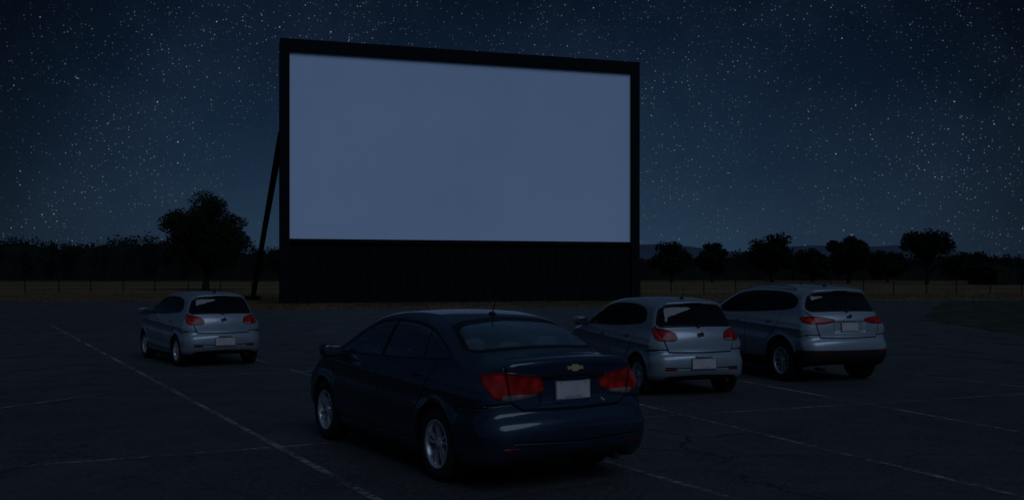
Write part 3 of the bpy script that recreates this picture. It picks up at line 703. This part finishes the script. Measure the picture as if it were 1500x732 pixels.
def treeline(name,x0,x1,Y,hf,n,size,seed,core=(.70,.88)):
    rs=np.random.default_rng(seed); cs=[];rd=[]
    x=x0
    while x<x1:
        h=hf(x)*rs.uniform(.90,1.05); w=rs.uniform(5,9)
        for k in range(11):
            z=rs.uniform(.4,.90)*h; r=min(h-z+.5,rs.uniform(1.4,2.8)); cs.append((x+rs.normal()*w*.35,Y+rs.normal()*4,z)); rd.append(r)
        x+=w*.45
    V,Q=leaves(np.array(cs),np.array(rd),n,size,1.)
    me=bpy.data.meshes.new(name); 
    xs=np.arange(x0,x1,1.6); nx=len(xs); hh=np.array([hf(q)*rs.uniform(*core) for q in xs])
    rows=[(-5.5,0),(-4.5,.75),(-2,1.),(2,1.),(5,.7),(6,0)]
    cv=[(xs[i]+rs.normal()*.3,Y+r[0]+rs.normal()*.4,hh[i]*r[1]) for r in rows for i in range(nx)]
    cf=[(j*nx+i,j*nx+i+1,(j+1)*nx+i+1,(j+1)*nx+i) for j in range(len(rows)-1) for i in range(nx-1)]
    off=len(V); me.from_pydata(V.tolist()+cv,[],Q.tolist()+[tuple(q+off for q in f) for f in cf]); me.materials.append(M_leafd)
    o=bpy.data.objects.new(name,me); scene.collection.objects.link(o)
treeline('distant_treeline',-210,-48,250,lambda x:10.5-(1.6 if x>-78 else 0)+.7*math.sin(x*.13),38000,.33,21)
treeline('distant_treeline.001',-58,210,262,lambda x:(6.8 if x<110 else 6.1)+.8*math.sin(x*.11+1),38000,.36,22)
treeline('shrubs',78,150,170,lambda x:4.4+.8*math.sin(x*.21),12000,.24,23)
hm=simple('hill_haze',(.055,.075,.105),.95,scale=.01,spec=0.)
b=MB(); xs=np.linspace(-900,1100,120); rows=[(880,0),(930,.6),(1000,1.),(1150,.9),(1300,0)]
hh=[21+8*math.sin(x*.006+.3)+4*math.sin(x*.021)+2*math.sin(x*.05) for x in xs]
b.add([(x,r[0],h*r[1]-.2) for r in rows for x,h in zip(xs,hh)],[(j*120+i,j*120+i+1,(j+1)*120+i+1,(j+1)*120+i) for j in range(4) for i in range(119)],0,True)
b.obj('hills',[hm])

M_wood=simple('weathered_wood',(.020,.017,.014),.9,scale=6,var=.4,spec=.05)
b=MB()
fp=[]; x=-75
while x<110:
    y=92+.02*x+random.uniform(-.1,.1); hgt=1.2+random.uniform(-.08,.08); tl=random.uniform(-.05,.05)
    b.tube((x,y,-.1),(x+tl,y,hgt),.055,.048,0,7); fp.append((x+tl*.8,y-.06)); x+=2.9+random.uniform(-.15,.15)
for i in range(len(fp)-1):
    for z in(.45,.80,1.10):
        b.tube((fp[i][0],fp[i][1],z+random.uniform(-.02,.02)),(fp[i+1][0],fp[i+1][1],z+random.uniform(-.02,.02)),.028 if z>1 else .014,.028 if z>1 else .014,0,6,False)
b.obj('wooden_fence',[M_wood])

M_tuft=leaf_mat('dry_grass_blades',(.045,.032,.018),(.15,.10,.055))
vs=[];fs=[]
def tuft(x,y,n,h):
    for _ in range(n):
        a=random.uniform(0,6.28); r=random.uniform(0,.16); bx=x+r*math.cos(a); by=y+r*math.sin(a); hh_=h*random.uniform(.5,1.2); l=random.uniform(.0,.14); q=random.uniform(0,6.28); w=.012
        o=len(vs); vs.extend([(bx-w*math.cos(q),by-w*math.sin(q),0),(bx+w*math.cos(q),by+w*math.sin(q),0),(bx+l*math.cos(a),by+l*math.sin(a),hh_)]); fs.append((o,o+1,o+2))
edge=[p for p in le if p[1]>45 and -60<p[0]<12.5]
for p in edge:
    for _ in range(9): tuft(p[0]+random.gauss(0,.4),p[1]+random.uniform(-.1,1.6),8,.22)
for _ in range(2500):
    x=random.uniform(-16,11); y=57.8+(x+13.1)*.318-random.uniform(.25,2.8)
    tuft(x,y,6,.2)
for _ in range(5000):
    x=random.uniform(-45,45); y=random.uniform(70.5,92); tuft(x,y,5,.28)
me=bpy.data.meshes.new('dry_grass'); me.from_pydata(vs,[],fs); me.materials.append(M_tuft); o=bpy.data.objects.new('dry_grass',me); scene.collection.objects.link(o)

# ------------------------------------------------------------ world
wd=bpy.data.worlds.new('World'); scene.world=wd; wd.use_nodes=True; wd.node_tree.nodes.clear()
t=NT(wd.node_tree); out=t.n('ShaderNodeOutputWorld')
tc=t.n('ShaderNodeTexCoord').outputs['Generated']
dirn=t.vm('NORMALIZE',tc); sp=t.n('ShaderNodeSeparateXYZ'); t.link(dirn,sp.inputs[0])
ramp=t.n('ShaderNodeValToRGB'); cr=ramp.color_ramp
stops=[(0.,(.0175,.038,.070)),(.04,(.0150,.034,.065)),(.10,(.0085,.0220,.047)),(.18,(.0040,.0115,.0280)),(.26,(.0022,.0062,.0160)),(.32,(.0025,.007,.017)),(.55,(.010,.022,.044)),(1.,(.011,.024,.047))]  # upper stops, out of view, are brightened to light roofs and glass
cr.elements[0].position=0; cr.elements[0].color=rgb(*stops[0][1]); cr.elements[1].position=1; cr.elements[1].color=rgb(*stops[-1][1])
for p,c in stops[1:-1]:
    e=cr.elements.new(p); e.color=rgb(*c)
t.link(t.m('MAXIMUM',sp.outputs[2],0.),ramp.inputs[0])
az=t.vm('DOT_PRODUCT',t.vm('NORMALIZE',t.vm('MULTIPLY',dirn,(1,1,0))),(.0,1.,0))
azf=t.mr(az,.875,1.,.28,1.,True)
azf=t.m('MAXIMUM',azf,t.mr(az,.82,.45,.28,1.5,True))  # added brightening of the unseen side sky, for car windows to reflect
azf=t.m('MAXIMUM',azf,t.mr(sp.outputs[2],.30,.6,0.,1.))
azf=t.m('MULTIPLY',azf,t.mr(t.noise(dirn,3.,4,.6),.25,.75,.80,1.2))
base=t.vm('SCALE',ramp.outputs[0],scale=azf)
def stars(scale,r,pw,amp):
    v=t.n('ShaderNodeTexVoronoi'); v.inputs['Scale'].default_value=scale; t.link(dirn,v.inputs['Vector'])
    core=t.m('POWER',t.mr(v.outputs['Distance'],0.,r,1.,0.),1.3)
    sc_=t.n('ShaderNodeSeparateXYZ'); t.link(v.outputs['Color'],sc_.inputs[0])
    br=t.m('MULTIPLY',t.m('POWER',sc_.outputs[0],pw),amp)
    tint=t.mix(sc_.outputs[1],rgb(.62,.80,1.),rgb(.95,.95,1.))
    return t.vm('SCALE',tint,scale=t.m('MULTIPLY',core,br))
mwn=t.noise(dirn,5.,5,.6)
mw=t.mr(mwn,.38,.66,.22,2.4)
s1=t.vm('SCALE',stars(360,.27,3.,.21),scale=mw)
s2=t.vm('SCALE',stars(130,.10,5.,.8),scale=t.mr(mwn,.35,.65,.40,1.3)); s3=stars(31,.032,2.5,1.6)
glow=t.vm('SCALE',(.0036,.0062,.0105),scale=t.mr(mwn,.46,.72))
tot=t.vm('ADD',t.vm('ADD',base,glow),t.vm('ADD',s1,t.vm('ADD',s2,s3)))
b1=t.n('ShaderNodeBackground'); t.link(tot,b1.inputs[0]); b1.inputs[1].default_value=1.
SUN_D=Vector((.34,-.70,.63)).normalized()
sky=t.n('ShaderNodeTexSky'); sky.sky_type='NISHITA'; sky.sun_disc=False
sky.sun_elevation=math.asin(SUN_D.z); sky.sun_rotation=math.atan2(SUN_D.x,SUN_D.y)
b2=t.n('ShaderNodeBackground'); t.link(sky.outputs[0],b2.inputs[0]); b2.inputs[1].default_value=.0002
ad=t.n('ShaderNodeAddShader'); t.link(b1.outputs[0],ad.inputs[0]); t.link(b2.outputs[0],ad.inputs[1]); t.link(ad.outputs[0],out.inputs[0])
sl=bpy.data.lights.new('moonlight','SUN'); sl.energy=.57; sl.angle=math.radians(40); sl.color=(.56,.74,1.)
so=bpy.data.objects.new('moonlight',sl); scene.collection.objects.link(so); so.rotation_euler=SUN_D.to_track_quat('Z','Y').to_euler(); so.location=(20,-40,40)
cd=bpy.data.cameras.new('camera'); cd.sensor_width=36; cd.lens=36; cd.shift_y=34/1500; cd.clip_end=6000; cd.clip_start=.1
co=bpy.data.objects.new('camera',cd); scene.collection.objects.link(co); co.location=(0,0,H_CAM); co.rotation_euler=(math.pi/2,0,0); scene.camera=co
